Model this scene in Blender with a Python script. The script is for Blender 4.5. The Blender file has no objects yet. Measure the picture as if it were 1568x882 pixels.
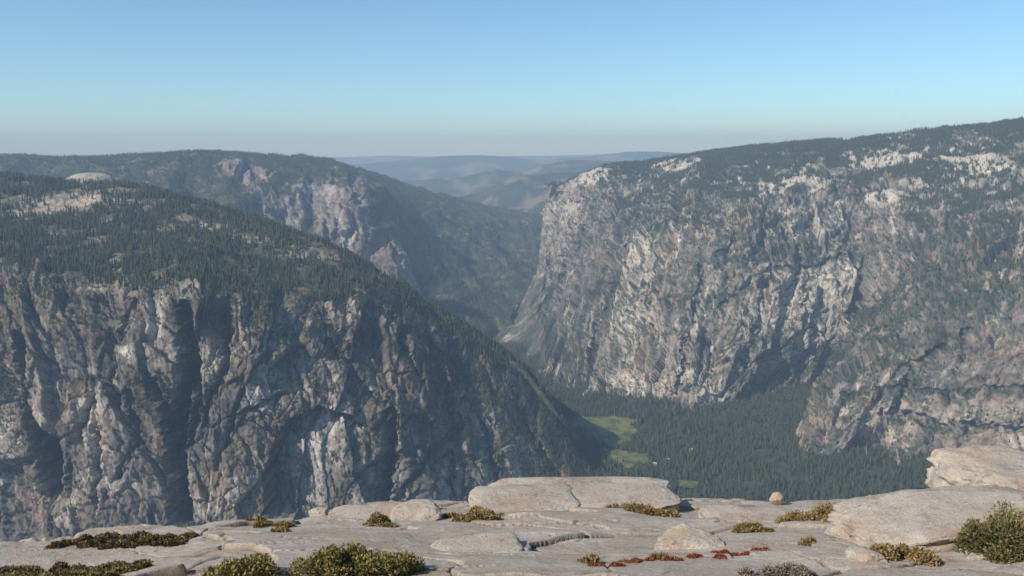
import bpy, math, numpy as np, time
T0=time.time()
rng=np.random.default_rng(7)
sc=bpy.context.scene
sc.view_settings.view_transform='Standard'
try: sc.view_settings.look='None'
except Exception: pass
sc.view_settings.exposure=0
CAMZ=1500.0; PITCH=math.radians(8.75); FPX=1358.0
cp,sp=math.cos(PITCH),math.sin(PITCH)
def P(px,py,d):
    xr=(px-784)/FPX; yr=(441-py)/FPX
    t=d/(cp+yr*sp)
    return np.array([t*xr,d,CAMZ+t*(-sp+yr*cp)])
def proj(p):
    x=p[...,0];y=p[...,1];z=p[...,2]-CAMZ
    f=np.maximum(y*cp-z*sp,1e-3); u=y*sp+z*cp
    return 784+FPX*x/f, 441-FPX*u/f
# ---------------- noise
def H(ix,iy,iz,s):
    h=(ix*374761393+iy*668265263+iz*1442695041+s*974634777)&0xffffffff
    h=((h^(h>>13))*1274126177)&0xffffffff
    h=((h^(h>>15))*2246822519)&0xffffffff
    return h^(h>>16)
def fade(t): return t*t*t*(t*(t*6-15)+10)
_a=np.arange(64)/64*2*np.pi; GX=np.cos(_a);GY=np.sin(_a)
def n2(x,y,s=0):
    fx=np.floor(x);fy=np.floor(y);ix=fx.astype(np.int64);iy=fy.astype(np.int64);x=x-fx;y=y-fy
    u=fade(x);v=fade(y)
    def g(a,b):
        h=H(ix+a,iy+b,0,s)&63
        return GX[h]*(x-a)+GY[h]*(y-b)
    a=g(0,0);b=g(1,0);c=g(0,1);d=g(1,1)
    return 1.5*((a+(b-a)*u)*(1-v)+(c+(d-c)*u)*v)
_r=np.random.default_rng(3).normal(size=(256,3)); _r/=np.linalg.norm(_r,axis=1)[:,None]
def n3(x,y,z,s=0):
    fx=np.floor(x);fy=np.floor(y);fz=np.floor(z)
    ix=fx.astype(np.int64);iy=fy.astype(np.int64);iz=fz.astype(np.int64);x=x-fx;y=y-fy;z=z-fz
    u=fade(x);v=fade(y);w=fade(z)
    def g(a,b,c):
        h=H(ix+a,iy+b,iz+c,s)&255
        return _r[h,0]*(x-a)+_r[h,1]*(y-b)+_r[h,2]*(z-c)
    def L(a,b,t): return a+(b-a)*t
    return 1.4*L(L(L(g(0,0,0),g(1,0,0),u),L(g(0,1,0),g(1,1,0),u),v),L(L(g(0,0,1),g(1,0,1),u),L(g(0,1,1),g(1,1,1),u),v),w)
def fbm(x,y,o=4,s=0,g=0.5):
    r=0;a=1;t=0
    for i in range(o):
        r=r+a*n2(x*2**i+17.3*i,y*2**i-9.1*i,s+i); t+=a;a*=g
    return r/t*1.5
def fbm3(x,y,z,o=4,s=0,g=0.5):
    r=0;a=1;t=0
    for i in range(o):
        r=r+a*n3(x*2**i+7.3*i,y*2**i,z*2**i,s+i);t+=a;a*=g
    return r/t*1.5
def ridged(x,y,o=4,s=0):
    r=0;a=1;t=0
    for i in range(o):
        r=r+a*(1-np.abs(n2(x*2**i+5.3*i,y*2**i+3*i,s+i))*2);t+=a;a*=0.5
    return r/t
def cells(x,y,s=0):
    fx=np.floor(x);fy=np.floor(y);ix=fx.astype(np.int64);iy=fy.astype(np.int64)
    b1=np.full(x.shape,9.);b2=np.full(x.shape,9.);idb=np.zeros(x.shape,np.int64);ox=np.zeros(x.shape);oy=np.zeros(x.shape)
    for a in(-1,0,1):
        for b in(-1,0,1):
            h=H(ix+a,iy+b,5,s)
            jx=fx+a+(h&0xffff)/65535.-x; jy=fy+b+((h>>16)&0xffff)/65535.-y
            d=jx*jx+jy*jy
            m=d<b1
            b2=np.where(m,b1,np.minimum(b2,d)); b1=np.where(m,d,b1)
            idb=np.where(m,h,idb);ox=np.where(m,-jx,ox);oy=np.where(m,-jy,oy)
    return np.sqrt(b1),np.sqrt(b2),idb,ox,oy
def facet(x,y,s=0,g=1.2):
    d1,d2,i,ox,oy=cells(x,y,s)
    r=lambda k:(H(i,i*0+k,i*0,s)&0xffff)/32767.5-1
    return r(1)*0.6+g*(r(2)*ox+r(3)*oy), r(4), d2-d1
def sstep(a,b,x):
    t=np.clip((x-a)/(b-a),0,1);return t*t*(3-2*t)
# ---------------- mesh helpers
def mesh_obj(name,V,F,mat=None,attrs=None,smooth=False):
    me=bpy.data.meshes.new(name)
    V=np.ascontiguousarray(V,np.float32);F=np.ascontiguousarray(F,np.int32)
    k=F.shape[1] if len(F) else 4
    me.vertices.add(len(V));me.vertices.foreach_set('co',V.ravel())
    if len(F):
        me.loops.add(F.size);me.loops.foreach_set('vertex_index',F.ravel())
        me.polygons.add(len(F));me.polygons.foreach_set('loop_start',np.arange(0,F.size,k,dtype=np.int32))
        me.polygons.foreach_set('loop_total',np.full(len(F),k,np.int32))
        if smooth: me.polygons.foreach_set('use_smooth',np.ones(len(F),bool))
    me.update(calc_edges=True)
    if attrs:
        for n,a in attrs.items():
            a=np.asarray(a,np.float32)
            if a.ndim==2:
                if a.shape[1]==3:a=np.c_[a,np.ones(len(a),np.float32)]
                at=me.attributes.new(n,'FLOAT_COLOR','POINT');at.data.foreach_set('color',a.ravel())
            else:
                at=me.attributes.new(n,'FLOAT','POINT');at.data.foreach_set('value',a)
    ob=bpy.data.objects.new(name,me);sc.collection.objects.link(ob)
    if mat: me.materials.append(mat)
    return ob
def gridF(r,c):
    i=np.arange(r*c).reshape(r,c)
    return np.stack([i[:-1,:-1],i[1:,:-1],i[1:,1:],i[:-1,1:]],-1).reshape(-1,4)
def interp_axis(A,counts):
    n=len(A);T=np.zeros_like(A)
    T[1:-1]=(A[2:]-A[:-2])*0.4;T[0]=A[1]-A[0];T[-1]=A[-1]-A[-2]
    out=[]
    for i in range(n-1):
        t=np.linspace(0,1,counts[i],endpoint=False).reshape((-1,)+(1,)*(A.ndim-1))
        h00=2*t**3-3*t**2+1;h10=t**3-2*t**2+t;h01=-2*t**3+3*t**2;h11=t**3-t**2
        out.append(h00*A[i]+h10*T[i]+h01*A[i+1]+h11*T[i+1])
    out.append(A[-1:]);return np.concatenate(out,0)
def loft(net,rc,cc):
    A=interp_axis(np.asarray(net,float),rc)
    A=interp_axis(A.transpose(1,0,2),cc).transpose(1,0,2)
    v=np.concatenate([i+np.linspace(0,1,c,endpoint=False) for i,c in enumerate(rc)]+[[len(rc)]])
    return A,np.repeat(v[:,None],A.shape[1],1)
def normals(A):
    du=np.gradient(A,axis=1);dv=np.gradient(A,axis=0)
    n=np.cross(du,-dv);n/=np.linalg.norm(n,axis=2)[...,None]+1e-9
    return n
def colcoord(A,r0,r1):
    m=A[r0:r1].mean(0);d=np.hypot(*np.diff(m[:,:2],axis=0).T);s=np.r_[0,np.cumsum(d)]
    return np.repeat(s[None],A.shape[0],0)
def blob(px,py,x,y,rx,ry,ang=0):
    a=math.radians(ang);c,s=math.cos(a),math.sin(a)
    dx=px-x;dy=py-y;u=(c*dx+s*dy)/rx;v=(-s*dx+c*dy)/ry
    return np.exp(-(u*u+v*v))
def segdist(px,py,pts):
    best=np.full(px.shape,1e9)
    for (x0,y0),(x1,y1) in zip(pts[:-1],pts[1:]):
        dx,dy=x1-x0,y1-y0;t=np.clip(((px-x0)*dx+(py-y0)*dy)/(dx*dx+dy*dy),0,1)
        best=np.minimum(best,np.hypot(px-x0-t*dx,py-y0-t*dy))
    return best
def inpoly(px,py,poly):
    r=np.zeros(np.shape(px),bool);n=len(poly)
    for i in range(n):
        x0,y0=poly[i];x1,y1=poly[(i+1)%n]
        if y0==y1: continue
        r^=((py>min(y0,y1))&(py<=max(y0,y1))&(px<(x1-x0)*(py-y0)/(y1-y0)+x0))
    return r
def mixc(a,b,t): return a*(1-t[...,None])+np.asarray(b)*t[...,None]
# ---------------- materials
def nodes_mat(name):
    m=bpy.data.materials.new(name);m.use_nodes=True
    nt=m.node_tree;b=nt.nodes['Principled BSDF'];b.inputs['Roughness'].default_value=0.9
    b.inputs['Specular IOR Level'].default_value=0.15
    return m,nt,b
def terrain_mat(name,scale,bump,dist,var=0.35):
    m,nt,b=nodes_mat(name);N=nt.nodes.new;L=nt.links.new
    at=N('ShaderNodeAttribute');at.attribute_name='col'
    geo=N('ShaderNodeNewGeometry')
    mp=N('ShaderNodeMapping');mp.inputs['Scale'].default_value=(1,1,0.5);L(geo.outputs['Position'],mp.inputs[0])
    no=N('ShaderNodeTexNoise');no.inputs['Scale'].default_value=scale;no.inputs['Detail'].default_value=6;no.inputs['Roughness'].default_value=0.65
    L(mp.outputs[0],no.inputs['Vector'])
    mr=N('ShaderNodeMapRange');mr.inputs[1].default_value=0.3;mr.inputs[2].default_value=0.7;mr.inputs[3].default_value=1-var;mr.inputs[4].default_value=1+var
    L(no.outputs[0],mr.inputs[0])
    mx=N('ShaderNodeVectorMath');mx.operation='SCALE';L(at.outputs['Color'],mx.inputs[0]);L(mr.outputs[0],mx.inputs['Scale'])
    L(mx.outputs[0],b.inputs['Base Color'])
    bp=N('ShaderNodeBump');bp.inputs['Strength'].default_value=bump;bp.inputs['Distance'].default_value=dist
    L(no.outputs[0],bp.inputs['Height']);L(bp.outputs[0],b.inputs['Normal'])
    return m
m_cliff=terrain_mat('granite_cliff',0.06,0.6,7,.35)
m_far=terrain_mat('forested_far_terrain',0.03,0.6,12)
def foliage_mat(name,c1,c2,attr=False):
    m,nt,b=nodes_mat(name);N=nt.nodes.new;L=nt.links.new
    if attr:
        at=N('ShaderNodeAttribute');at.attribute_name='col';src=at.outputs['Color']
        L(src,b.inputs['Base Color'])
    else:
        oi=N('ShaderNodeObjectInfo');mx=N('ShaderNodeMix');mx.data_type='RGBA'
        L(oi.outputs['Random'],mx.inputs[0]);mx.inputs[6].default_value=(*c1,1);mx.inputs[7].default_value=(*c2,1)
        L(mx.outputs[2],b.inputs['Base Color'])
    return m
m_con=foliage_mat('conifer_needles',(0.032,0.046,0.024),(0.095,0.10,0.045))
m_trunk,_,b=nodes_mat('conifer_bark');b.inputs['Base Color'].default_value=(0.08,0.055,0.04,1)
# ---------------- conifers source collection
tcol=bpy.data.collections.new('conifer_variants')
def make_conifer(i):
    r=np.random.default_rng(100+i);V=[];F=[];M=[]
    def ring(z,rad,n,j=0,dz=0,ph=0):
        s=len(V)
        for k in range(n):
            a=2*np.pi*k/n+ph;q=rad*(1+j*r.uniform(-1,1))
            V.append((q*math.cos(a),q*math.sin(a),z+dz*r.uniform(-1,1)))
        return s
    a=ring(-0.06,0.018,5);c=ring(0.9,0.004,5)
    for k in range(5):F.append((a+k,a+(k+1)%5,c+(k+1)%5,c+k));M.append(1)
    nt=8;wid=0.13+0.04*r.random()
    for t in range(nt):
        f=t/nt;z=0.12+0.88*f*0.95;rad=wid*(1-f)**0.8*(0.75+0.5*r.random())+0.008
        n=7;o=ring(z-0.03,rad,n,0.4,0.03,r.random()*6)
        ap=len(V);V.append((r.uniform(-.01,.01),r.uniform(-.01,.01),min(1.0,z+0.15)))
        for k in range(n):
            F.append((o+k,o+(k+1)%n,ap,ap));M.append(0)
    me=bpy.data.meshes.new('conifer')
    me.from_pydata(V,[],[tuple(dict.fromkeys(f)) for f in F]);me.materials.append(m_con);me.materials.append(m_trunk)
    me.polygons.foreach_set('material_index',M)
    ob=bpy.data.objects.new('conifer_variant',me);tcol.objects.link(ob)
for i in range(5): make_conifer(i)
def scatter_obj(name,pts,scale):
    ob=mesh_obj(name,pts,np.zeros((0,4)),None,{'tscale':scale})
    ng=bpy.data.node_groups.new(name,'GeometryNodeTree')
    ng.interface.new_socket('Geometry',in_out='INPUT',socket_type='NodeSocketGeometry')
    ng.interface.new_socket('Geometry',in_out='OUTPUT',socket_type='NodeSocketGeometry')
    N=ng.nodes.new;L=ng.links.new
    gi=N('NodeGroupInput');go=N('NodeGroupOutput');ip=N('GeometryNodeInstanceOnPoints');ci=N('GeometryNodeCollectionInfo')
    ci.inputs['Collection'].default_value=tcol;ci.inputs['Separate Children'].default_value=True;ci.inputs['Reset Children'].default_value=True
    ip.inputs['Pick Instance'].default_value=True
    na=N('GeometryNodeInputNamedAttribute');na.data_type='FLOAT';na.inputs['Name'].default_value='tscale'
    rv=N('FunctionNodeRandomValue');rv.data_type='FLOAT_VECTOR';rv.inputs[0].default_value=(-0.04,-0.04,0);rv.inputs[1].default_value=(0.04,0.04,6.28)
    L(gi.outputs[0],ip.inputs['Points']);L(ci.outputs[0],ip.inputs['Instance']);L(rv.outputs[0],ip.inputs['Rotation']);L(na.outputs[0],ip.inputs['Scale'])
    L(ip.outputs[0],go.inputs[0])
    md=ob.modifiers.new('scatter','NODES');md.node_group=ng
    return ob
def sample_grid(A,dens,n):
    a=A[1:,:-1]-A[:-1,:-1];b=A[:-1,1:]-A[:-1,:-1]
    ar=np.abs(a[...,0]*b[...,1]-a[...,1]*b[...,0])
    w=(ar*dens[:-1,:-1]).ravel();cw=np.cumsum(w);
    k=np.searchsorted(cw,rng.random(n)*cw[-1]);k=np.minimum(k,len(cw)-1)
    c=A.shape[1]-1;i,j=k//c,k%c
    u=rng.random(n)[:,None];v=rng.random(n)[:,None]
    return A[i,j]*(1-u)*(1-v)+A[i+1,j]*u*(1-v)+A[i,j+1]*(1-u)*v+A[i+1,j+1]*u*v, cw[-1]

def rock_disp(h,z,amp,s,big=1.0,dip=0.18,fine=1.0,warp=.5):
    wx=fbm(h/140,z/140,5,s+50,.55)*34*warp; wz=fbm(h/160,z/160,5,s+60,.55)*45*warp
    hh=h+wx+ (z+wz)*dip; zz=z+wz-h*.12
    f1,t1,e1=facet(hh/260,zz/430,s+1,1.6);f2,t2,e2=facet(hh/105,zz/170,s+2,1.5);f3,t3,e3=facet((hh+zz*.35)/46,(zz-hh*.2)/60,s+3,1.3);f4,t4,e4=facet(hh/19,zz/24,s+4)
    rib=ridged(hh/240,zz/700,3,s+5)
    D=f1*42*big+f2*23*big+f3*10*fine+f4*4.5*fine+rib*24*big+fbm(h/24,z/24,4,s+9,.6)*5*fine
    D-= 12*np.exp(-(e2/0.04)**2)+5*np.exp(-(e3/0.06)**2)+18*np.exp(-(e1/0.018)**2)
    return D*amp,t1*0.45+t2*0.55+t3*0.5+t4*0.35
def rock_color(h,z,tint,s,base,light,warm,lt_=.7,pitA=.4,stA=.3):
    col=np.zeros(h.shape+(3,))+np.array(base)
    w=fbm(h/260,z/220,4,s+20);col=mixc(col,warm,np.clip(0.45+w*1.4,0,1)*0.9)
    l=fbm(h/120+3,z/150,6,s+21,0.66);col=mixc(col,light,sstep(0.0,0.6,l+tint*0.3)*lt_)
    st=fbm(h/12,z/110,4,s+22,0.65);st2=fbm(h/45,z/280,4,s+23,.6)
    col=col*(1-stA*sstep(0.05,0.55,st)[...,None])*(1-stA*sstep(0.0,0.55,st2)[...,None])
    pit=fbm(h/10,z/8,4,s+25,.65)
    col=col*(1+0.30*tint[...,None]+0.35*fbm(h/26,z/20,4,s+24,.65)[...,None])
    col=col*(1-pitA*sstep(.25,.55,pit)[...,None])
    return np.clip(col,0.02,0.7)
DARKVEG=np.array([0.04,0.052,0.028]);OLIVE=np.array([0.14,0.135,0.06])
def vlines(px,py,L_,s):
    wob=10*n2(px/30,py/30,s)+5*n2(px/10,py/10,s+1);r=np.zeros(px.shape)
    for pts,w in L_: r=np.maximum(r,np.exp(-(segdist(px+wob,py+wob*.7,pts)/w)**2))
    return r*np.clip(.65+1.1*fbm(px/16,py/10,3,s+2),0,1.1)

# ================= LEFT GRANITE RIDGE (C)
cx=[-260,-120,0,100,200,300,400,500,600,700,800,860,905]
sy=[262,266,272,283,286,311,340,378,430,496,566,643,710]
sd=[5300,5250,5200,5050,4900,4750,4550,4400,4300,4250,4250,4180,4120]
my=[330,332,335,345,352,368,390,410,441,506,576,652,715]
md_=[4350,4330,4300,4250,4200,4150,4100,4100,4130,4160,4180,4130,4090]
ry=[395,400,406,430,440,440,462,460,460,522,590,665,722]
rd=[3600,3560,3520,3450,3400,3350,3420,3640,3920,4050,4110,4080,4050]
c3x=[-260,-120,0,100,200,300,400,505,615,720,820,880,925]
c3y=[600,600,605,615,620,620,625,620,610,640,670,705,735]
c3d=[3230,3200,3180,3120,3080,3050,3100,3230,3420,3620,3820,3920,3960]
c4x=[-260,-120,0,100,200,300,400,510,625,740,850,910,955]
c4y=[830,830,832,835,838,838,836,832,825,800,775,755,742]
c4d=[2950,2920,2900,2860,2830,2820,2850,2930,3080,3330,3600,3760,3880]
R1=[P(a,b,c) for a,b,c in zip(cx,sy,sd)]
R2=[P(a,b,c) for a,b,c in zip(cx,my,md_)]
R3=[P(a,b,c) for a,b,c in zip(cx,ry,rd)]
R4=[P(a,b,c) for a,b,c in zip(c3x,c3y,c3d)]
R5=[P(a,b,c) for a,b,c in zip(c4x,c4y,c4d)]
R0=[p+np.array([200,1300,-500]) for p in R1]
R6=[np.array([p[0],p[1]-250,-60]) for p in R5]
A,v=loft([R0,R1,R2,R3,R4,R5,R6],[14,70,110,210,200,20],[80]*12)
Nn=normals(A)
if Nn[300,300,2]<0: Nn=-Nn
px,py=proj(A)
h=colcoord(A,200,500);z=A[...,2]
cliff=sstep(2.85,3.12,v+0.22*fbm(px/50,py/30,4,77,.6))
D,tint=rock_disp(h,z,1.0,11,1.0)
plat=fbm(A[...,0]/500,A[...,1]/500,4,31)*35*sstep(1,1.3,v)+fbm(A[...,0]/70,A[...,1]/70,3,33)*5
edgefade=np.clip((905-px)/250,0.35,1)
disp=D*cliff*edgefade+plat*(1-cliff)
A=A+Nn*disp[...,None]
def cleft(A,px,py,pts,w,dep,wob=5):
    d=segdist(px+wob*n2(px/14,py/14,5)+wob*.5*n2(px/5,py/5,6),py+wob*n2(px/11,py/13,8),pts)
    return dep*np.clip(1.25*np.exp(-(d/w)**2),0,1)
car=np.zeros(px.shape)
for pts,w,dep in [([(282,470),(290,560),(268,690),(276,800)],9,180),([(292,560),(300,620),(285,690)],6,90),([(244,590),(262,640),(256,720)],5,80),
    ([(36,530),(44,630),(62,690),(70,760)],10,190),([(600,470),(612,540),(640,600)],4,80),([(590,640),(597,700),(588,790)],6,130),([(500,520),(560,600),(600,640)],4,50),([(350,455),(345,560),(300,650)],5,60),
    ([(205,460),(170,560),(130,680)],4,60),([(690,560),(740,650),(760,740)],4,60),([(470,470),(560,560),(690,610)],3,28),([(780,600),(830,700)],4,50),([(650,500),(700,640),(690,760)],4,45),([(100,640),(92,760)],5,60),([(210,600),(215,680),(190,740)],4,60),([(440,600),(360,640),(330,720)],3,50),([(720,640),(650,700),(600,780)],4,45),([(150,600),(160,700),(150,800)],4,50)]:
    car=np.maximum(car,cleft(A,px,py,pts,w,dep))
archl=[(486,622),(440,643),(418,680),(404,725),(402,790)]
arch=archl+[(470,810),(570,700),(560,650)]
wx_=px+4*n2(px/9,py/9,4)
ai=inpoly(wx_,py,arch)
ad=np.clip(1-segdist(px,py,archl)/110,0,1)
car=car+np.where(ai,150*ad,0)
bul=60*blob(px,py,322,470,26,45)+30*blob(px,py,215,600,30,80,20)+40*blob(px,py,110,480,60,30)
A[...,1]+=(car-bul)*cliff
N2=normals(A)
if N2[300,300,2]<0:N2=-N2
col=rock_color(h,z,tint,41,(0.16,0.142,0.138),(0.42,0.37,0.31),(0.25,0.18,0.14),.72,.5,.42)
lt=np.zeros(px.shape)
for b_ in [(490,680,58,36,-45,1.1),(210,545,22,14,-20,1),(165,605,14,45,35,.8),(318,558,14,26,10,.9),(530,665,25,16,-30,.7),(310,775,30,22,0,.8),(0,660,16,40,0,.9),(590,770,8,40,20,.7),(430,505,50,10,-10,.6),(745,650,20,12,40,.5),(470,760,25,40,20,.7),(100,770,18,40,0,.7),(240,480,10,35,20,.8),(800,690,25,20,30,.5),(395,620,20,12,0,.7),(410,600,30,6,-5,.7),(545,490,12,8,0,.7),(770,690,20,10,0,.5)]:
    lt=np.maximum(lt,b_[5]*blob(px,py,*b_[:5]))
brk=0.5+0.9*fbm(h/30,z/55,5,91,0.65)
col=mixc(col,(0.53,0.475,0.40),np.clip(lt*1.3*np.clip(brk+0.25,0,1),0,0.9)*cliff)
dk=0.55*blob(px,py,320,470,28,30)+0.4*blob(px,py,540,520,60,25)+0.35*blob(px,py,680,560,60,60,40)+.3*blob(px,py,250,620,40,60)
dk=dk+.65*sstep(0.2,.9,np.where(ai,0,car)/110.)+.6*np.exp(-(segdist(wx_,py,archl)/5)**2)  # cleft shade and a shadow strip along the arch edge painted into albedo
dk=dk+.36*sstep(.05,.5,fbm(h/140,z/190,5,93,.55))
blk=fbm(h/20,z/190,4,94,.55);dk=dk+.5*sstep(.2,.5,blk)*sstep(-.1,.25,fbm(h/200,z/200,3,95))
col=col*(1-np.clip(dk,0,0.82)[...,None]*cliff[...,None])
vn=fbm(h/45,z/40,5,71,0.6)
up=N2[...,2]
vegm=sstep(0.05,0.30,vn+0.55*(up-0.62)+0.10)*sstep(0.35,0.6,up)
ex=np.zeros(px.shape)
for b_ in [(560,675,34,18,-35,.9),(400,500,45,25,10,.8),(330,565,14,20,0,.6),(30,470,80,40,0,1.0),(215,590,14,30,0,.6),(470,390,30,12,0,.7),(660,640,40,10,10,.5),(0,560,40,50,0,.6),(620,635,20,12,0,.8),(840,690,40,50,35,.85),(900,730,50,20,10,1),(780,640,50,16,40,.7),(700,570,60,14,40,.6)]:
    ex=np.maximum(ex,b_[5]*blob(px,py,*b_[:5]))
ex=np.maximum(ex,vlines(px,py,[([(505,705),(590,655),(650,628)],6),([(350,480),(430,520),(500,500)],5),([(100,560),(160,540),(215,600)],4),([(640,690),(720,700),(800,740)],5),([(450,590),(560,600),(640,640)],4),([(330,600),(400,590)],4),([(560,480),(640,520),(760,600),(850,690)],8),([(120,480),(60,560)],6)],700)*.9)
vegm=np.clip(np.maximum(vegm*0.8,ex*sstep(-0.35,0.1,vn)),0,1)
vcol=mixc(np.zeros(px.shape+(3,))+DARKVEG*1.4,OLIVE,sstep(-.2,.3,fbm(h/70,z/60,3,72)))
col=np.where(cliff[...,None]>0,mixc(col,vcol,vegm*0.85),col)
soil=mixc(np.zeros(px.shape+(3,))+np.array([0.085,0.082,0.05]),(0.21,0.18,0.12),sstep(-.1,.4,fbm(A[...,0]/120,A[...,1]/120,4,81))*sstep(760,560,px))
bare=np.zeros(px.shape)
for b_ in [(110,312,85,12,-3,1.0),(140,303,50,9,0,.9),(320,345,25,5,8,.7),(385,362,30,7,8,.8),(200,355,60,4,5,.35),(460,395,25,5,10,.8),(110,438,90,7,3,1),(300,440,25,6,0,.9),(30,325,40,7,-5,.8),(200,450,60,5,0,.8)]:
    bare=np.maximum(bare,b_[5]*blob(px,py,*b_[:5]))
bn=fbm(A[...,0]/40,A[...,1]/60,4,83,.6)
bm=np.clip(bare*1.6*(0.55+bn*1.2),0,1)
soil=mixc(soil,(0.42,0.34,0.265),bm)
col=soil*(1-cliff[...,None])+col*cliff[...,None]
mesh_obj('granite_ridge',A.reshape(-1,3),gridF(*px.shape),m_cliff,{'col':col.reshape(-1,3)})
fn=fbm(A[...,0]/160,A[...,1]/160,4,85)
fd=(1-cliff)*np.clip(1.0-1.2*bare,0.06,1)*np.clip(0.62+fn*1.8,0.05,1)*(v>0.9)*(px>-260)
fd=fd*(1-0.85*blob(px,py,30,440,90,28))*(1-.9*blob(px,py,140,278,42,14))*(1+2.5*sstep(600,700,px))
pts,_=sample_grid(A,fd,24000)
s_=rng.uniform(16,42,len(pts))
fd2=cliff*np.clip(ex*1.6+vegm*0.5,0,1)*(up>0.4)+cliff*0.5*sstep(80,15,np.abs(py-np.interp(px,cx,sy)-20))*(px>560)
pts2,_=sample_grid(A,fd2,14000)
pts=np.r_[pts,pts2];s_=np.r_[s_,rng.uniform(7,22,len(pts2))]
scatter_obj('ridge_conifer_forest',pts,s_)
def lathe_dome(name,c,rx,ry,rz,mat,s):
    th=np.linspace(0,2*np.pi,121);ph=np.linspace(0,np.pi/2,50)
    T,Q=np.meshgrid(th,ph)
    X=np.sin(Q)**0.8*np.cos(T)*rx;Y=np.sin(Q)**0.8*np.sin(T)*ry;Z=np.cos(Q)*rz
    n=fbm3(X/40,Y/40,Z/20,4,s)
    X=X*(1+.05*n);Z=Z+n*3
    V=np.stack([X+c[0],Y+c[1],Z+c[2]],-1)
    cc=mixc(np.zeros(X.shape+(3,))+np.array([0.40,0.36,0.29]),(0.2,0.18,0.15),sstep(0,.5,fbm(T*6,Z/20,4,s)))
    return mesh_obj(name,V.reshape(-1,3),gridF(*X.shape),mat,{'col':cc.reshape(-1,3)},True)
pc=P(140,284,5100);lathe_dome('granite_dome',pc-np.array([0,0,35]),165,150,108,m_cliff,5)
print('C',time.time()-T0)

# ================= RIGHT GRANITE WALL (B)
rows=[
[(840,292,9300),(872,277,9300),(930,254,9300),(1000,246,9300),(1080,234,9000),(1160,224,8800),(1240,217,8500),(1330,211,8200),(1410,198,8000),(1490,194,7700),(1568,183,7400),(1750,170,7000)],
[(838,296,9220),(862,306,9000),(905,304,8600),(985,326,8000),(1060,320,7000),(1140,310,6900),(1210,315,6700),(1300,318,6700),(1405,322,6300),(1480,330,6000),(1568,335,5700),(1750,340,5300)],
[(835,345,9000),(852,355,8700),(887,372,8100),(972,362,7200),(1060,385,6350),(1140,380,6200),(1215,398,6150),(1325,395,6250),(1415,405,5600),(1490,405,5100),(1568,405,4900),(1750,410,4550)],
[(824,415,8500),(842,432,8200),(872,450,7600),(955,462,6300),(1040,480,5700),(1130,480,5700),(1215,475,5800),(1312,470,5900),(1345,490,5150),(1450,500,4700),(1568,510,4450),(1750,520,4200)],
[(800,465,7900),(827,492,7300),(862,522,6600),(945,545,5650),(1035,555,5330),(1110,555,5330),(1200,535,5600),(1292,512,5800),(1268,600,4680),(1390,600,4580),(1500,605,4370),(1750,620,4100)],
[(754,515,7100),(802,543,6480),(850,590,5620),(930,612,5300),(1030,620,5200),(1085,627,5080),(1185,590,5500),(1268,552,5700),(1228,697,4280),(1335,683,4400),(1440,712,4170),(1750,745,3980)]]
rows=[[P(*q) for q in r] for r in rows]
back=[p+np.array([300,1500,-500]) for p in rows[0]]
foot=[np.array([p[0]-60,p[1]-160,-60]) for p in rows[-1]]
net=[back]+rows+[foot]
side=[r[0]+np.array([350,1700,0]) for i,r in enumerate(net)]
side0=[p+np.array([1500,1500,0]) for p in side]
net=[[s0,s1]+list(r) for s0,s1,r in zip(side0,side,net)]
A,v=loft(net,[12,95,75,90,85,90,14],[8,30]+[68]*11)
Nn=normals(A)
if Nn[150,500,2]<0:Nn=-Nn
px,py=proj(A)
hc=colcoord(A,182,360);z=A[...,2]
h=hc*.75+(.25)*(0.72*A[...,0]-0.72*A[...,1])
cliff=sstep(1.6,2.25,v+0.8*fbm(px/55,py/28,5,177,.6))
cliff=np.maximum(cliff,sstep(905,850,px)*sstep(1.0,1.25,v))
D,tint=rock_disp(h,z,1.0,211,1.2,.08,1.05,.7)
pl=fbm(A[...,0]/600,A[...,1]/600,5,131)*70*sstep(1,1.5,v)+fbm(A[...,0]/90,A[...,1]/90,4,133)*14
fadeL=sstep(760,920,px)*0.8+0.2
od=np.array([-.55,-.65,.52]);Nd=Nn*.5+od*.5;Nd/=np.linalg.norm(Nd,axis=2)[...,None]
A=A+Nd*(D*1.1*cliff*fadeL)[...,None]+Nn*(pl*(1-cliff))[...,None]
car=np.zeros(px.shape)
for pts,w,dep in [([(985,335),(950,430),(905,560)],6,90),([(1010,380),(1000,470),(975,560)],4,50),([(1080,400),(1060,500),(1040,600)],4,60),([(1290,400),(1180,420),(1100,470)],4,45),([(1330,400),(1325,440),(1300,540)],6,80),([(1420,410),(1330,480),(1280,560)],6,90),([(1170,430),(1165,500),(1140,560)],4,45),([(1240,410),(1235,470),(1250,520)],4,40),([(900,360),(860,440),(830,480)],6,90),([(1480,500),(1400,560),(1380,640)],5,60),([(1230,600),(1568,600)],4,30),([(1330,640),(1568,660)],4,40),([(1120,340),(1130,380),(1100,400)],4,50),([(1200,360),(1230,400)],4,50),([(930,400),(900,480),(870,560)],5,60)]:
    car=np.maximum(car,cleft(A,px,py,pts,w,dep,8))
A[...,1]+=car*cliff
N2=normals(A)
if N2[150,500,2]<0:N2=-N2
up=N2[...,2]
col=rock_color(h,z,tint,241,(0.24,0.207,0.183),(0.49,0.44,0.37),(0.31,0.235,0.18),.8,.35,.28)
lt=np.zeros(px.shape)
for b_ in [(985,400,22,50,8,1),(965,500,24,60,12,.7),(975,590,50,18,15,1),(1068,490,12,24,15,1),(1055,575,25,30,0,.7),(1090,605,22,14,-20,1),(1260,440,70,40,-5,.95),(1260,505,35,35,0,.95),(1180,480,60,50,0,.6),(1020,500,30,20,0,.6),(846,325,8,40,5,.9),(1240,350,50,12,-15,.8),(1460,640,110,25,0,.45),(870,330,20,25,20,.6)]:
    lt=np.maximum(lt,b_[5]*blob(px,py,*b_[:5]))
brk=0.6+0.9*fbm(h/40,z/80,5,291,0.65)
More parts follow.
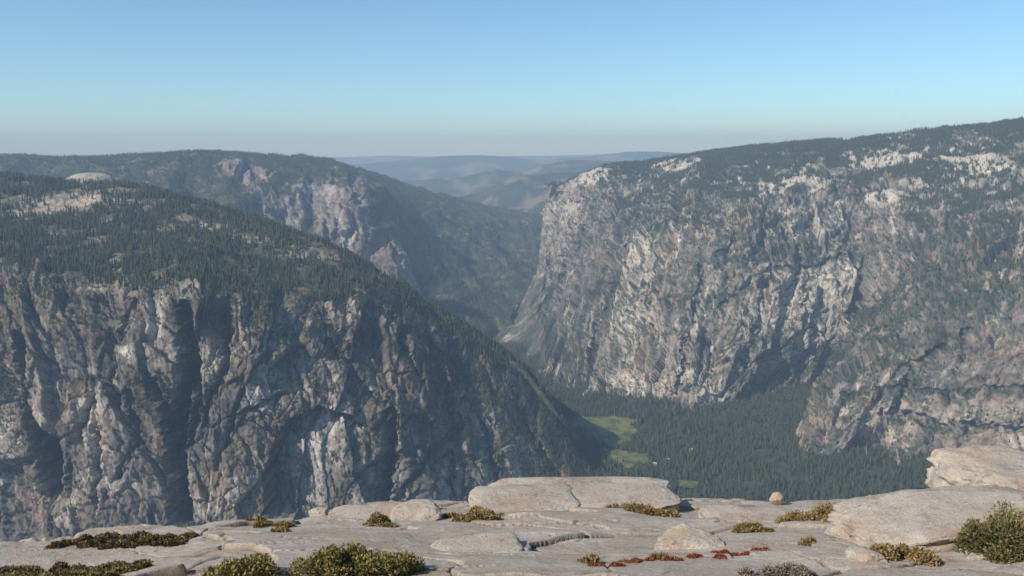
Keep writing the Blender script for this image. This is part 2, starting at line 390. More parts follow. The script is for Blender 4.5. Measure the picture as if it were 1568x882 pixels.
col=mixc(col,(0.56,0.505,0.42),np.clip(lt*1.2*np.clip(brk+0.25,0,1),0,0.9))
dk=0.5*blob(px,py,1420,470,110,70,-20)+0.3*blob(px,py,900,450,40,80,20)+0.4*blob(px,py,1200,400,120,14,-5)+0.35*blob(px,py,820,500,40,30,30)+.45*sstep(.2,.9,car/70.)+.34*sstep(.05,.5,fbm(h/150,z/150,5,293,.6))  # the car term paints shade of the carved clefts into the albedo
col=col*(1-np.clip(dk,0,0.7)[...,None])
vn=fbm(h/70,z/45,5,271,0.62)
vegm=sstep(0.0,0.28,vn+0.7*(up-0.62)+0.10)*sstep(0.3,0.55,up)
ex=np.zeros(px.shape)
for b_ in [(1105,450,26,10,-10,.9),(1040,455,18,12,0,.8),(1190,525,30,12,20,.8),(1150,640,60,18,0,1),(895,583,28,10,-5,1),(1500,440,80,45,-15,1),(1425,600,150,7,0,.9),(1470,655,60,6,0,.6),(1370,530,60,40,-30,.7),(1240,572,50,24,-15,1.2),(1275,547,28,14,0,1.1),(1130,400,60,10,-10,.6),(820,510,60,20,35,.7),(1010,515,30,4,0,.8),(940,440,16,40,25,.5),(1330,370,60,12,0,.6),(1150,365,60,8,-10,.6),(1420,380,60,14,0,.7)]:
    ex=np.maximum(ex,b_[5]*blob(px,py,*b_[:5]))
ex=np.maximum(ex,vlines(px,py,[([(990,345),(1130,335),(1200,368),(1330,392),(1450,372)],6),([(870,470),(920,440),(980,430)],6),([(1130,382),(1290,402)],5),([(1030,460),(1115,452)],6),([(1270,600),(1420,596),(1568,612)],6),([(1290,570),(1400,556),(1470,520)],7),([(1320,490),(1420,435),(1568,405)],14),([(800,530),(890,560),(930,592)],7),([(1150,540),(1230,500)],5),([(1010,515),(1090,520)],4),([(1290,640),(1400,655),(1568,650)],5),([(1060,560),(1130,545)],4),([(1180,300),(1280,290),(1400,300)],6),([(900,350),(860,400),(830,470)],6),([(1130,430),(1200,440)],4)],720))
vegm=np.clip(np.maximum(vegm*0.85,ex*1.3*sstep(-0.4,0.05,vn)),0,1)*cliff
col=mixc(col,DARKVEG*1.5,vegm*0.88)
bare=np.zeros(px.shape)
for b_ in [(1355,243,52,13,-4,1.4),(1485,250,50,17,5,1.4),(1410,283,22,6,0,.9),(1358,308,30,14,0,1.3),(1235,285,60,22,-8,.8),(1190,320,60,14,0,.7),(905,272,45,12,-28,1.5),(1040,252,45,9,-8,1.1),(1000,262,25,6,-15,.8),(875,300,20,30,20,1.1),(1260,340,70,20,0,.8),(1170,290,20,16,0,1.1),(1390,210,50,4,-5,.7),(940,345,50,20,0,.7),(1100,275,50,5,-5,.6),(1540,290,30,8,0,.7)]:
    bare=np.maximum(bare,b_[5]*blob(px,py,*b_[:5]))
bn=fbm(A[...,0]/70,A[...,1]/110,5,283,.65)
slo=sstep(0.95,0.80,up)*0.3
bm=np.clip((bare*1.5+slo)*(0.65+bn*1.3)+0.4*sstep(.3,.6,bn),0,1)
soil=mixc(np.zeros(px.shape+(3,))+np.array([0.07,0.07,0.045]),(0.16,0.14,0.10),sstep(-.1,.4,bn))
soil=mixc(soil,(0.47,0.42,0.345),bm)
col=soil*(1-cliff[...,None])+col*cliff[...,None]
mesh_obj('granite_wall',A.reshape(-1,3),gridF(*px.shape),m_cliff,{'col':col.reshape(-1,3)})
fn=fbm(A[...,0]/300,A[...,1]/300,4,285)
vis=(v>0.93)&(px<1640)&(px>835)
fd=(1-cliff)*np.clip(1-1.2*bm,0.05,1)*np.clip(0.66+fn*1.6,0.06,1)*vis
pts,_=sample_grid(A,fd,60000);s_=rng.uniform(14,34,len(pts))
fd2=cliff*vis*(np.clip(ex*1.8,0,1)*(vegm>0.3)+vegm*0.4+0.16*sstep(470,340,py))*(up>0.3)
pts2,_=sample_grid(A,fd2,36000);s2=rng.uniform(8,24,len(pts2))
scatter_obj('wall_conifer_forest',np.r_[pts,pts2],np.r_[s_,s2])
print('B',time.time()-T0)

# ================= FAR LEFT RIDGE (F)
fx=[-200,0,100,200,320,410,500,570,640,720,800,860]
f1=list(zip(fx,[240,239,243,240,234,239,245,265,288,310,326,337],[11000,10800,10600,10400,10200,10000,10000,10800,12000,13000,13500,13600]))
f2=list(zip([-200,0,100,200,325,425,537,590,650,720,795,850],[262,262,264,262,258,270,284,303,322,338,350,365],[9100,9000,8900,8700,8500,8400,8500,9500,10600,11500,12000,12300]))
f3=list(zip([-200,0,100,200,330,425,546,602,660,720,785,840],[300,300,300,300,305,325,335,355,370,382,390,400],[8000,7900,7800,7700,7700,7700,7900,8600,9400,10100,10600,10800]))
f4=list(zip([-200,0,100,200,340,435,557,615,665,720,775,830],[345,345,345,345,370,380,398,425,432,436,436,440],[7400,7300,7200,7100,7100,7200,7450,7700,8200,8700,9000,9100]))
f5=list(zip([-200,0,100,200,340,435,560,625,675,715,745,780],[480,480,480,480,490,490,500,512,515,512,505,500],[7000,6900,6900,6900,6900,6900,6900,7020,7050,7150,7300,7500]))
rows=[[P(*q) for q in r] for r in (f1,f2,f3,f4,f5)]
back=[p+np.array([0,2500,-500]) for p in rows[0]]
foot=[np.array([p[0],p[1]-200,-60]) for p in rows[-1]]
A,v=loft([back]+rows+[foot],[8,60,70,75,60,8],[55]*11)
Nn=normals(A)
if Nn[100,200,2]<0:Nn=-Nn
px,py=proj(A);h=A[...,0]+0.2*A[...,1];z=A[...,2]
cliff=np.zeros(px.shape)
for b_ in [(375,272,38,16,15,1.2),(495,305,50,22,10,1.2),(520,350,36,46,0,1.3),(430,330,40,26,0,.8),(545,330,14,60,0,1.2),(690,292,22,8,15,.7)]:
    cliff=np.maximum(cliff,b_[5]*blob(px,py,*b_[:5]))
cliff=np.clip(cliff*1.3,0,1)
D,tint=rock_disp(h,z,1.0,311)
g=ridged(A[...,0]/900+.3*A[...,1]/900,A[...,1]/1500,5,331)*170*sstep(1.2,2.2,v)+fbm(A[...,0]/200,A[...,1]/200,4,333)*30
A=A+Nn*(D*cliff*1.4+g*(1-cliff*.7))[...,None]
A[...,1]+=cleft(A,px,py,[(470,310),(474,345)],4,160,3)
col=rock_color(h,z,tint,341,(0.19,0.17,0.16),(0.42,0.38,0.33),(0.25,0.195,0.16))
fo=mixc(np.zeros(px.shape+(3,))+np.array([0.045,0.056,0.034]),(0.10,0.10,0.06),sstep(-.1,.5,fbm(A[...,0]/250,A[...,1]/250,5,345)))
fo=mixc(fo,(0.30,0.265,0.22),sstep(.32,.58,fbm(A[...,0]/180,A[...,1]/120,5,346,.6))*0.65)
m=sstep(0.3,0.65,cliff+0.45*fbm(h/90,z/70,5,347,.6))
col=mixc(fo,col,m)
mesh_obj('forested_mountain',A.reshape(-1,3),gridF(*px.shape),m_far,{'col':col.reshape(-1,3)})
pts,_=sample_grid(A,(1-m)*(v>0.95)*(px>-60)+0.03,42000)
scatter_obj('mountain_conifer_forest',pts,rng.uniform(16,34,len(pts)))
# granite spire
sp_t=[(558,412),(574,384),(598,372),(616,384),(628,408),(641,450)]
r0=[P(a,b,6950) for a,b in sp_t]
r1=[P(a+(a-600)*.12,b+45,6780) for a,b in sp_t]
r2=[P(a+(a-600)*.3,b+130,6600) for a,b in sp_t]
bk=[p+np.array([0,500,-350]) for p in r0]
A,v=loft([bk,r0,r1,r2],[20,60,60],[30]*5)
Nn=normals(A)
if Nn[50,70,2]<0 : Nn=-Nn
h=A[...,0];z=A[...,2];D,tint=rock_disp(h,z,0.6,411);A=A+Nn*D[...,None]
col=rock_color(h,z,tint,441,(0.17,0.15,0.14),(0.34,0.30,0.26),(0.22,0.17,0.14),.6)
mesh_obj('granite_spire',A.reshape(-1,3),gridF(*v.shape),m_cliff,{'col':col.reshape(-1,3)})
# ================= DISTANT HILLS
def ridge(name,pl,d,thick,amp,s,wl):
    xs=np.array([p[0] for p in pl]);ys=np.array([p[1] for p in pl])
    n=420;X=np.linspace(xs[0],xs[-1],n);Y=np.interp(X,xs,ys)
    top=np.array([P(a,b,d) for a,b in zip(X,Y)])
    rowsn=90;t=np.linspace(-1,1,rowsn)
    Z=np.zeros((rowsn,n));XX=np.zeros((rowsn,n));YY=np.zeros((rowsn,n))
    for i,q in enumerate(t):
        XX[i]=top[:,0];YY[i]=d+q*thick
        Z[i]=top[:,2]-(abs(q)**1.2)*(top[:,2]+200)
    nn=ridged(XX/wl,YY/wl,5,s)
    Z=Z+(nn-0.6)*amp*(0.35+np.abs(t)[:,None])
    Aq=np.stack([XX,YY,Z],-1)
    c=mixc(np.zeros(Z.shape+(3,))+np.array([0.05,0.06,0.04]),(0.18,0.155,0.11),sstep(0,.5,fbm(XX/wl*3,YY/wl*3,5,s+3,.6)))
    mesh_obj(name,Aq.reshape(-1,3),gridF(rowsn,n),m_far,{'col':c.reshape(-1,3)})
ridge('distant_hill',[(480,330),(600,300),(660,288),(700,300),(740,292),(790,268),(850,262),(900,258),(1100,262)],15500,3500,400,501,1500)
ridge('distant_hill',[(380,290),(620,276),(700,268),(760,256),(800,262),(850,247),(920,241),(1000,246),(1200,250)],20500,4000,450,511,2200)
ridge('distant_hill',[(-200,262),(560,252),(620,244),(680,236),(740,238),(820,246),(900,238),(960,232),(1100,236),(1700,240)],30000,6000,350,521,5000)
ridge('distant_hill',[(-900,240),(400,243),(600,238),(700,240),(860,237),(1000,234),(1200,238),(2400,240)],46000,8000,250,531,8000)
# ================= VALLEY FLOOR
n=340
tx=np.linspace(-1,1,n);gx=np.sign(tx)*(np.abs(tx)**3)*60000+tx*3000
ty=np.linspace(0,1,n);gy=-4000+ty*9500+ (ty**6)*60000
XX,YY=np.meshgrid(gx,gy);ZZ=fbm(XX/400,YY/400,3,601)*4
Aq=np.stack([XX,YY,ZZ],-1)
m_floor,nt,b=nodes_mat('valley_ground');N=nt.nodes.new;L=nt.links.new
geo=N('ShaderNodeNewGeometry');no=N('ShaderNodeTexNoise');no.inputs['Scale'].default_value=0.02;no.inputs['Detail'].default_value=6;L(geo.outputs['Position'],no.inputs['Vector'])
cr=N('ShaderNodeValToRGB');cr.color_ramp.elements[0].position=.35;cr.color_ramp.elements[0].color=(.03,.042,.026,1);cr.color_ramp.elements[1].position=.7;cr.color_ramp.elements[1].color=(.085,.09,.05,1)
L(no.outputs[0],cr.inputs[0]);L(cr.outputs[0],b.inputs['Base Color'])
mesh_obj('valley_floor',Aq.reshape(-1,3),gridF(n,n),m_floor)
def ground_at(px,py,z):
    xr=(px-784)/FPX;yr=(441-py)/FPX
    dz=-sp+yr*cp;t=(z-CAMZ)/dz
    return np.array([t*xr,t*(cp+yr*sp),z])
mead=[[(872,645),(905,637),(940,636),(972,642),(972,655),(955,682),(925,680),(905,672),(900,655),(878,652)],[(925,688),(960,690),(990,695),(996,706),(965,716),(935,706)],[(1040,735),(1075,738),(1060,748),(1035,745)]]
m_mead,nt,b=nodes_mat('meadow_grass');N=nt.nodes.new;L=nt.links.new
geo=N('ShaderNodeNewGeometry');no=N('ShaderNodeTexNoise');no.inputs['Scale'].default_value=0.012;no.inputs['Detail'].default_value=8;no.inputs['Roughness'].default_value=.7;L(geo.outputs['Position'],no.inputs['Vector'])
cr=N('ShaderNodeValToRGB');cr.color_ramp.elements[0].position=.38;cr.color_ramp.elements[0].color=(.06,.085,.03,1);cr.color_ramp.elements[1].position=.62;cr.color_ramp.elements[1].color=(.2,.2,.075,1)
L(no.outputs[0],cr.inputs[0]);L(cr.outputs[0],b.inputs['Base Color'])
mw=[]
for poly in mead:
    w=np.array([ground_at(a,b_,6.0) for a,b_ in poly])
    k=len(w);D_=[]
    for i in range(k):
        for t in np.linspace(0,1,10,endpoint=False):D_.append(w[i]*(1-t)+w[(i+1)%k]*t)
    D_=np.array(D_);c=D_.mean(0)
    ang=np.arange(len(D_));D_[:,:2]+=(D_-c)[:,:2]*(0.25*n2(ang/3.,ang*0.+.5,9))[:,None]
    me=bpy.data.meshes.new('meadow');me.from_pydata([tuple(q) for q in D_],[],[tuple(range(len(D_)))]);me.materials.append(m_mead)
    sc.collection.objects.link(bpy.data.objects.new('meadow',me));mw.append(D_[:,:2])
q=rng.random((130000,2));q[:,0]=q[:,0]*3400-600;q[:,1]=3500+q[:,1]*4200
ppx,ppy=proj(np.c_[q,np.zeros(len(q))])
keep=(ppx>620)&(ppx<1500)
for D_ in mw: keep&=~(inpoly(q[:,0],q[:,1],D_)&(rng.random(len(q))>.035))
fnn=fbm(q[:,0]/200,q[:,1]/200,4,605)
keep&=(rng.random(len(q))<np.clip(0.66+fnn*1.5,0.08,1))
q=q[keep]
scatter_obj('valley_conifer_forest',np.c_[q,np.zeros(len(q))],rng.uniform(16,40,len(q)))
# valley lodges
m_wall,_,b=nodes_mat('painted_wall');b.inputs['Base Color'].default_value=(.4,.36,.32,1)
m_roof,_,b=nodes_mat('shingle_roof');b.inputs['Base Color'].default_value=(.33,.33,.33,1)
m_win,_,b=nodes_mat('window_glass');b.inputs['Base Color'].default_value=(.03,.04,.05,1);b.inputs['Roughness'].default_value=.2
def lodge(pxx,pyy,L_,W_,Hh,rot):
    p=ground_at(pxx,pyy,4)
    e=bpy.data.objects.new('lodge_building',None);sc.collection.objects.link(e);e.location=p;e.rotation_euler=(0,0,rot)
    l,w=L_/2,W_/2
    def add(nm,V,F,m):
        me=bpy.data.meshes.new(nm);me.from_pydata(V,[],F);me.materials.append(m);o=bpy.data.objects.new(nm,me);sc.collection.objects.link(o);o.parent=e
    add('walls',[(-l,-w,0),(l,-w,0),(l,w,0),(-l,w,0),(-l,-w,Hh),(l,-w,Hh),(l,w,Hh),(-l,w,Hh),(-l,0,Hh+w*.8),(l,0,Hh+w*.8)],[(0,1,5,4),(2,3,7,6),(1,2,6,9,5),(3,0,4,8,7)],m_wall)
    o=1.2
    add('roof',[(-l-o,-w-o,Hh-.5),(l+o,-w-o,Hh-.5),(l+o,0,Hh+w*.8+.6),(-l-o,0,Hh+w*.8+.6),(-l-o,w+o,Hh-.5),(l+o,w+o,Hh-.5)],[(0,1,2,3),(3,2,5,4)],m_roof)
    V=[];F=[]
    for k in range(6):
        x=-l+L_*(k+.5)/6
        for s in(-1,1):
            b0=len(V);y=s*(w+.05);V+=[(x-1,y,Hh*.35),(x+1,y,Hh*.35),(x+1,y,Hh*.75),(x-1,y,Hh*.75)];F.append((b0,b0+1,b0+2,b0+3))
    add('windows',V,F,m_win)
for a in [(1022,708,22,11,16,.3),(1003,713,16,10,13,-.4),(1058,692,16,10,14,.2)]: lodge(*a)
print('valley',time.time()-T0)

# ================= FOREGROUND SUMMIT ROCK
edge_px=[(-400,840),(0,822),(180,812),(280,815),(330,806),(390,800),(480,788),(600,778),(740,775),(930,772),(1030,766),(1100,768),(1190,774),(1310,768),(1400,757),(1440,750),(1568,740),(1900,730)]
def plane_hit(px,py):
    xr=(px-784)/FPX;yr=(441-py)/FPX;dx=xr;dy=cp+yr*sp;dz=-sp+yr*cp
    t=-1.7/(dz+0.31*dy);return t*dx,t*dy
E=[plane_hit(*q) for q in edge_px];Et=np.array([a/b for a,b in E]);Ed=np.array([b for a,b in E])
def sheet(x,y,lx,ly,s,wa,edge):
    xx=x/lx+wa*fbm(x/lx*1.1,y/ly*1.1,3,s+10,.35);yy_=y/ly+wa*fbm(x/lx*1.1+9,y/ly*1.1,3,s+20,.35)
    d1,d2,i,ox,oy=cells(xx,yy_,s)
    r=(H(i,i*0+1,i*0,1)&0xffff)/65535.;r2=(H(i,i*0+2,i*0,1)&0xffff)/32767.5-1;r3=(H(i,i*0+3,i*0,1)&0xffff)/32767.5-1
    e=d2-d1
    return (r+.5*r2*ox+.5*r3*oy)*sstep(0,edge,e),e
def gzc(x,y):
    x=np.asarray(x,float);y=np.asarray(y,float)
    t=x/np.maximum(y,.5)
    wob=fbm(x*1.0,y*1.0,4,703)*0.4+fbm(x*.4,x*0+2.,3,704)*0.7
    e=np.interp(t,Et,Ed)+wob
    z=-1.7-0.31*y
    z=z+0.10*fbm(x/3.2,y/4,3,700)+0.016*fbm(x*1.6,y*1.6,6,701,.62)
    a1,e1=sheet(x,y,3.6,2.0,707,.4,.02);z=z+.12*a1
    a2,e2=sheet(x+3,y,1.7,.95,727,.4,.03);mk=sstep(-.05,.3,fbm(x/3,y/3,2,728));z=z+.04*a2*mk
    jn=np.abs(n2(x*.25+y*.35+.12*fbm(x,y,3,731),y*.12-x*.05,730));jn2=np.abs(n2(x*.12-y*.5+.15*fbm(x*.8,y*.8,3,733)+7,y*.1+x*.1,732))
    cr=np.maximum(np.exp(-(jn/.006)**2),np.exp(-(jn2/.006)**2))
    cr=np.maximum(cr,np.maximum(np.exp(-(e1/.012)**2),.6*mk*np.exp(-(e2/.015)**2)))
    z=z-.03*cr
    z=z+0.2*np.exp(-((x-6.2)/2.2)**2-((y-11.5)/2.4)**2)+0.3*np.exp(-((x-8.3)/1.6)**2-((y-13)/2.6)**2)
    z=z-0.25*np.exp(-((x+5.5)/1.8)**2-((y-9.5)/2.0)**2)
    ov=np.maximum(y-e,0)
    z=z-ov*(0.5+ov*1.6)
    return np.maximum(z,-60)+CAMZ,cr
def gz(x,y): return gzc(x,y)[0]
nt_,ny_=1150,850
tt=np.linspace(-.9,.9,nt_);yy=2.5*(23/2.5)**np.linspace(0,1,ny_)
TT,YY=np.meshgrid(tt,yy);XX=TT*(YY+1.5)
ZZ,CR=gzc(XX,YY)
def granite_mat(name,crack):
    m_g,nt,b=nodes_mat(name);N=nt.nodes.new;L=nt.links.new
    b.inputs['Roughness'].default_value=.85
    geo=N('ShaderNodeNewGeometry')
    def noise(scale,det,rough=.6):
        q=N('ShaderNodeTexNoise');q.inputs['Scale'].default_value=scale;q.inputs['Detail'].default_value=det;q.inputs['Roughness'].default_value=rough;L(geo.outputs['Position'],q.inputs['Vector']);return q
    def ramp(src,stops):
        c=N('ShaderNodeValToRGB');L(src,c.inputs[0]);e=c.color_ramp.elements
        while len(e)<len(stops):e.new(.5)
        for k,(p_,cc) in enumerate(stops):e[k].position=p_;e[k].color=(*cc,1)
        return c
    def mix(f,a,b_,mode='MIX',fac=None):
        m=N('ShaderNodeMix');m.data_type='RGBA';m.blend_type=mode
        if f is not None:L(f,m.inputs[0])
        else:m.inputs[0].default_value=fac
        L(a,m.inputs[6])
        if hasattr(b_,'is_linked'):L(b_,m.inputs[7])
        else:m.inputs[7].default_value=(*b_,1)
        return m.outputs[2]
    base=ramp(noise(.9,7,.65).outputs[0],[(.3,(.46,.385,.30)),(.5,(.60,.52,.42)),(.7,(.68,.61,.51))])
    pk=ramp(noise(1.7,6,.65).outputs[0],[(.45,(0,0,0)),(.66,(.95,.95,.95))])
    c=mix(pk.outputs[0],base.outputs[0],(.56,.41,.305))
    dkm=ramp(noise(2.2,12,.8).outputs[0],[(.53,(0,0,0)),(.66,(.8,.8,.8))])
    c=mix(dkm.outputs[0],c,(.27,.235,.195))
    lich=ramp(noise(9,6,.7).outputs[0],[(.60,(0,0,0)),(.66,(.7,.7,.7))])
    c=mix(lich.outputs[0],c,(.20,.18,.15))
    sp1=ramp(noise(70,3,.7).outputs[0],[(.38,(.62,.62,.62)),(.6,(1.05,1.05,1.05))])
    c=mix(None,c,sp1.outputs[0],'MULTIPLY',1.0)
    li=ramp(noise(1.1,4).outputs[0],[(.64,(0,0,0)),(.74,(.65,.65,.65))])
    c=mix(li.outputs[0],c,(.50,.34,.12))
    if crack:
        at=N('ShaderNodeAttribute');at.attribute_name='crack';mm=N('ShaderNodeMath');mm.operation='MULTIPLY';L(at.outputs['Fac'],mm.inputs[0]);mm.inputs[1].default_value=.75
        c=mix(mm.outputs[0],c,(.12,.095,.07))
    L(c,b.inputs['Base Color'])
    bn1=noise(6,14,.75);bn2=noise(45,4,.7)
    ad=N('ShaderNodeMath');ad.operation='MULTIPLY_ADD';L(bn2.outputs[0],ad.inputs[0]);ad.inputs[1].default_value=.18;L(bn1.outputs[0],ad.inputs[2])
    bp=N('ShaderNodeBump');bp.inputs['Strength'].default_value=.8;bp.inputs['Distance'].default_value=.07;L(ad.outputs[0],bp.inputs['Height']);L(bp.outputs[0],b.inputs['Normal'])
    return m_g
m_gc=granite_mat('summit_granite_slabs',True);m_g=granite_mat('summit_granite',False)
mesh_obj('summit_granite_ground',np.stack([XX,YY,ZZ],-1).reshape(-1,3),gridF(ny_,nt_),m_gc,{'crack':CR.ravel()},True)
def place(px,py):
    x,y=plane_hit(px,py);return x,y,float(gz(np.array([x]),np.array([y]))[0])
import bmesh
def rockV(s,sq,rough,sub=6,cuts=14,dmin=.72):
    bm=bmesh.new();bmesh.ops.create_icosphere(bm,subdivisions=sub,radius=1);V=np.array([v_.co for v_ in bm.verts]);F=np.array([[q.index for q in f.verts] for f in bm.faces]);bm.free()
    r=np.random.default_rng(s+40)
    V=np.sign(V)*np.abs(V)**sq
    for k in range(cuts):
        nrm=r.normal(size=3);nrm/=np.linalg.norm(nrm);dd=r.uniform(dmin,dmin+.28)
        o=V@nrm-dd;V=V-np.maximum(o,0)[:,None]*nrm*.92
    V=V+ (V*fbm3(V[:,0]*1.6+s,V[:,1]*1.6,V[:,2]*1.6,6,s,.6)[:,None])*rough*1.6
    return V,F
def boulder(name,px,py,w,dp,hh,s,sq=.6,rot=0,sink=.25,tilt=0,rough=.1,cuts=14,dmin=.72):
    x,y,z=place(px,py);V,F=rockV(s,sq,rough,6,cuts,dmin)
    V=V*np.array([w/2,dp/2,hh/2]);V[:,2]+=tilt*V[:,0]
    c_,s_=math.cos(rot),math.sin(rot);V=np.c_[V[:,0]*c_-V[:,1]*s_,V[:,0]*s_+V[:,1]*c_,V[:,2]]
    V+=np.array([x,y,z+hh/2-hh*sink])
    return mesh_obj(name,V,F,m_g,None,True)
boulder('granite_slab',888,779,3.5,1.6,.33,1,.35,0,.15,.015,.07,5,1.05)
boulder('granite_slab',800,782,1.9,1.3,.24,2,.4,.1,.1,0,.08,5,1.0)
boulder('granite_boulder',632,797,.9,.8,.32,3,.6,.3,.3)
boulder('granite_boulder',1055,840,.95,.8,.32,4,.8,0,.4)
boulder('granite_boulder',1188,775,.26,.25,.26,5,.8,0,.1)
boulder('granite_boulder',1548,802,2.3,1.8,.92,6,.5,-.1,.28,-.02,.14,9,.9)
boulder('granite_boulder',1415,771,.75,.7,.36,7,.6,.2,.3)
boulder('granite_boulder',1355,778,.8,.7,.2,8,.7,.2,.3)
boulder('granite_slab',1450,842,2.8,1.4,.40,9,.5,.15,.3,.08,.12,8,.9)
boulder('granite_boulder',1325,872,.4,.4,.16,10,.7,.2,.3)
boulder('granite_boulder',490,792,.35,.3,.16,11,.6,.2,.3)
boulder('granite_boulder',655,785,.28,.3,.24,12,.6,.2,.2)
boulder('granite_slab',560,796,1.2,.8,.14,13,.4,.2,.3,0,.08,5,1.0)
boulder('granite_slab',1150,800,1.6,.9,.14,14,.4,-.1,.35,0,.08,6,1.0)
boulder('granite_slab',730,846,1.1,.7,.10,15,.4,.3,.35,0,.08,6,1.0)
# shrubs
m_leaf=foliage_mat('shrub_leaves',None,None,True)
def shrub(name,px,py,w,hgt,dp,n,c1,c2,s,leaf=.018,dry=.2,up_=0.3,c3=(.28,.19,.10)):
    r=np.random.default_rng(s)
    x0,y0,_=place(px,py)
    k=max(8,int(w*dp*42));lc=np.c_[r.uniform(-.5,.5,k)*w*.9,r.uniform(-.5,.5,k)*dp*.8]
    rad=r.uniform(.07,.19,k)*min(1,hgt*3.5)+.03
    fall=1-np.minimum(1,(np.abs(lc[:,0])/(w*.55))**2)*.6
    hl=hgt*fall*r.uniform(.35,1,k)
    i=r.integers(0,k,n)
    d=r.normal(size=(n,3));d/=np.linalg.norm(d,axis=1)[:,None];d[:,2]=np.abs(d[:,2])
    q=r.uniform(.25,1.35,n)**.5
    pos=np.c_[lc[i,0]+d[:,0]*rad[i]*q,lc[i,1]+d[:,1]*rad[i]*q,d[:,2]*hl[i]*q]
    gx_,gy_=x0+pos[:,0],y0+pos[:,1];g=gz(gx_,gy_);g=np.maximum(g,g.max()-.6)
    C=np.c_[gx_,gy_,g+pos[:,2]-.01]
    a=r.normal(size=(n,3))*.6+d+np.array([0,0,up_]);a/=np.linalg.norm(a,axis=1)[:,None]
    b_=np.cross(a,r.normal(size=(n,3)));b_/=np.linalg.norm(b_,axis=1)[:,None]
    sz=leaf*r.uniform(.6,1.6,n)[:,None]
    V=np.stack([C-a*sz,C+b_*sz*.45,C+a*sz,C-b_*sz*.45],1).reshape(-1,3)
    lt_=(H(i,i*0,i*0,s)%100)/100.
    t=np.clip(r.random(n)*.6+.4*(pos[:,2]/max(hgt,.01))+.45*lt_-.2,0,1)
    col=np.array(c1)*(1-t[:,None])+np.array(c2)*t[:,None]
    dm=r.random(n)<dry*(.4+1.2*lt_);col[dm]=np.array(c3)*r.uniform(.6,1.4,dm.sum())[:,None]
    F=np.arange(4*n).reshape(n,4);col=np.repeat(col,4,0)
    ns=int(n*.03)+12;j=r.integers(0,n,ns);base_=np.c_[x0+lc[i[j],0]*.8,y0+lc[i[j],1]*.8];gb=gz(base_[:,0],base_[:,1]);gb=np.maximum(gb,g.max()-.6)
    B=np.c_[base_,gb-.02];Tp=C[j]+np.array([0,0,.03]);o=np.array([.003,0.002,0])
    V2=np.stack([B-o,B+o,Tp+o*.4,Tp-o*.4],1).reshape(-1,3);F2=np.arange(4*ns).reshape(ns,4)+4*n
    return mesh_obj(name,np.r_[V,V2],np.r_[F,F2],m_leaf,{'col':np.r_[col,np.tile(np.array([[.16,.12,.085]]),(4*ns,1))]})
G1=(.12,.11,.035);G2=(.38,.32,.10);B1=(.18,.13,.05);B2=(.40,.29,.125)
shrub('green_shrub',548,884,1.1,.36,.6,20000,G1,G2,1)
shrub('green_shrub',375,892,.8,.24,.5,12000,G1,G2,2)
shrub('dark_shrub',90,862,2.2,.13,1.2,34000,(.08,.07,.03),(.25,.2,.085),3)
shrub('dark_shrub',40,892,1.8,.18,.9,26000,(.10,.095,.035),(.29,.25,.09),31)
shrub('dark_shrub',190,828,1.9,.13,.7,19000,(.07,.06,.03),(.23,.185,.08),32)
shrub('brown_shrub',975,788,1.45,.18,.6,13000,B1,B2,4)
shrub('brown_shrub',732,804,.62,.24,.5,6500,B1,B2,5)
shrub('brown_shrub',580,808,.4,.2,.4,4500,B1,B2,6)
shrub('brown_shrub',415,808,.8,.1,.4,4500,B1,G2,7)
shrub('brown_shrub',1270,805,1.7,.28,.7,17000,B1,B2,8)
shrub('green_shrub',1345,818,1.4,.34,.8,20000,G1,B2,9,.018,.35)
shrub('brown_shrub',1440,796,1.0,.24,.5,9000,(.2,.13,.07),(.40,.265,.15),10)
shrub('brown_shrub',1155,824,.42,.18,.3,4000,B1,B2,11)
shrub('green_shrub',1555,864,1.0,.52,.7,26000,(.05,.055,.022),(.25,.22,.08),12)
shrub('brown_shrub',1375,868,.75,.2,.4,8500,B1,B2,13)
shrub('grey_shrub',1190,890,.9,.14,.4,8500,(.12,.11,.09),(.42,.37,.31),14,.014)
shrub('grass_tuft',905,868,.12,.1,.1,500,B1,B2,15,.03,.2,2)
shrub('grass_tuft',1010,864,.14,.08,.1,500,B1,B2,16,.03,.2,2)
shrub('grass_tuft',1235,847,.1,.08,.1,400,B1,B2,17,.03,.2,2)
shrub('grass_tuft',430,822,.2,.08,.12,500,B1,B2,21,.03,.2,2)
shrub('grass_tuft',690,796,.16,.08,.12,500,B1,B2,22,.03,.2,2)
RD1=(.2,.035,.025);RD2=(.42,.11,.06)
for k,(a,b_,w_,n_) in enumerate([(935,876,.45,3500),(975,868,.4,3000),(1075,862,.5,3600),(1120,857,.45,3200),(1025,866,.3,1600),(1165,852,.25,1200)]):
    shrub('red_groundcover_plant',a,b_,w_,.05,.14,n_,RD1,RD2,80+k,.013,.3)
print('fg',time.time()-T0)

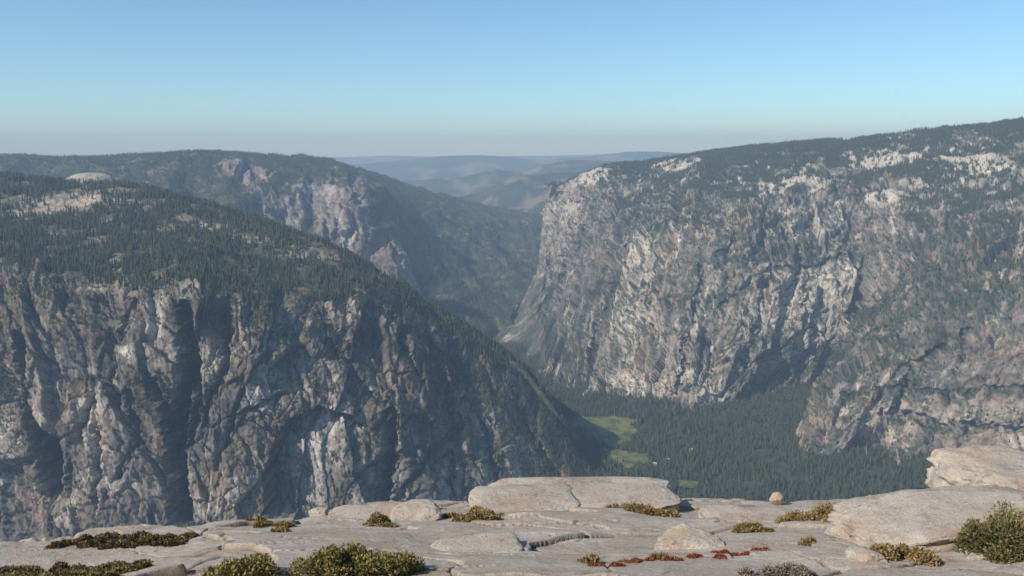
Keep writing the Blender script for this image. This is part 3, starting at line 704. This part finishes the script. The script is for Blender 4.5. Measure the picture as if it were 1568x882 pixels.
# ================= HAZE VOLUME
bpy.ops.mesh.primitive_cube_add(size=1,location=(0,25000,700))
hz=bpy.context.object;hz.name='valley_haze_air';hz.scale=(160000,70000,3500)
m=bpy.data.materials.new('haze');m.use_nodes=True;nt=m.node_tree;nt.nodes.remove(nt.nodes['Principled BSDF'])
vs=nt.nodes.new('ShaderNodeVolumeScatter');vs.inputs['Color'].default_value=(.52,.73,1.0,1);vs.inputs['Density'].default_value=4.6e-5
va=nt.nodes.new('ShaderNodeVolumeAbsorption');va.inputs['Color'].default_value=(.3,.65,1.0,1);va.inputs['Density'].default_value=1.0e-5
ads=nt.nodes.new('ShaderNodeAddShader');nt.links.new(vs.outputs[0],ads.inputs[0]);nt.links.new(va.outputs[0],ads.inputs[1])
nt.links.new(ads.outputs[0],nt.nodes['Material Output'].inputs['Volume']);hz.data.materials.append(m)
# ================= LIGHT
to_sun=np.array([-0.76,-0.48,0.72]);to_sun/=np.linalg.norm(to_sun)
from mathutils import Vector
sl=bpy.data.lights.new('sun','SUN');sl.energy=5.0;sl.angle=math.radians(.5);sl.color=(1,.93,.835)
so=bpy.data.objects.new('sun',sl);sc.collection.objects.link(so);so.rotation_euler=Vector(-to_sun).to_track_quat('-Z','Y').to_euler()
w=bpy.data.worlds.new('World');sc.world=w;w.use_nodes=True;nt=w.node_tree
sk=nt.nodes.new('ShaderNodeTexSky');sk.sky_type='NISHITA';sk.sun_disc=False
sk.sun_elevation=math.asin(to_sun[2]);sk.sun_rotation=math.atan2(to_sun[0],to_sun[1]);sk.altitude=2000;sk.air_density=1.0;sk.dust_density=.3;sk.ozone_density=2.5
tn=nt.nodes.new('ShaderNodeMix');tn.data_type='RGBA';tn.blend_type='MULTIPLY';tn.inputs[0].default_value=1;nt.links.new(sk.outputs[0],tn.inputs[6]);tn.inputs[7].default_value=(.75,.98,1.04,1)
bg=nt.nodes['Background'];nt.links.new(tn.outputs[2],bg.inputs[0]);bg.inputs[1].default_value=.14
cam=bpy.data.cameras.new('camera');co=bpy.data.objects.new('camera',cam);sc.collection.objects.link(co)
cam.sensor_width=36;cam.lens=FPX/1568*36;cam.clip_start=.1;cam.clip_end=200000
co.location=(0,0,CAMZ);co.rotation_euler=(math.pi/2-PITCH,0,0);sc.camera=co
print('done',time.time()-T0)
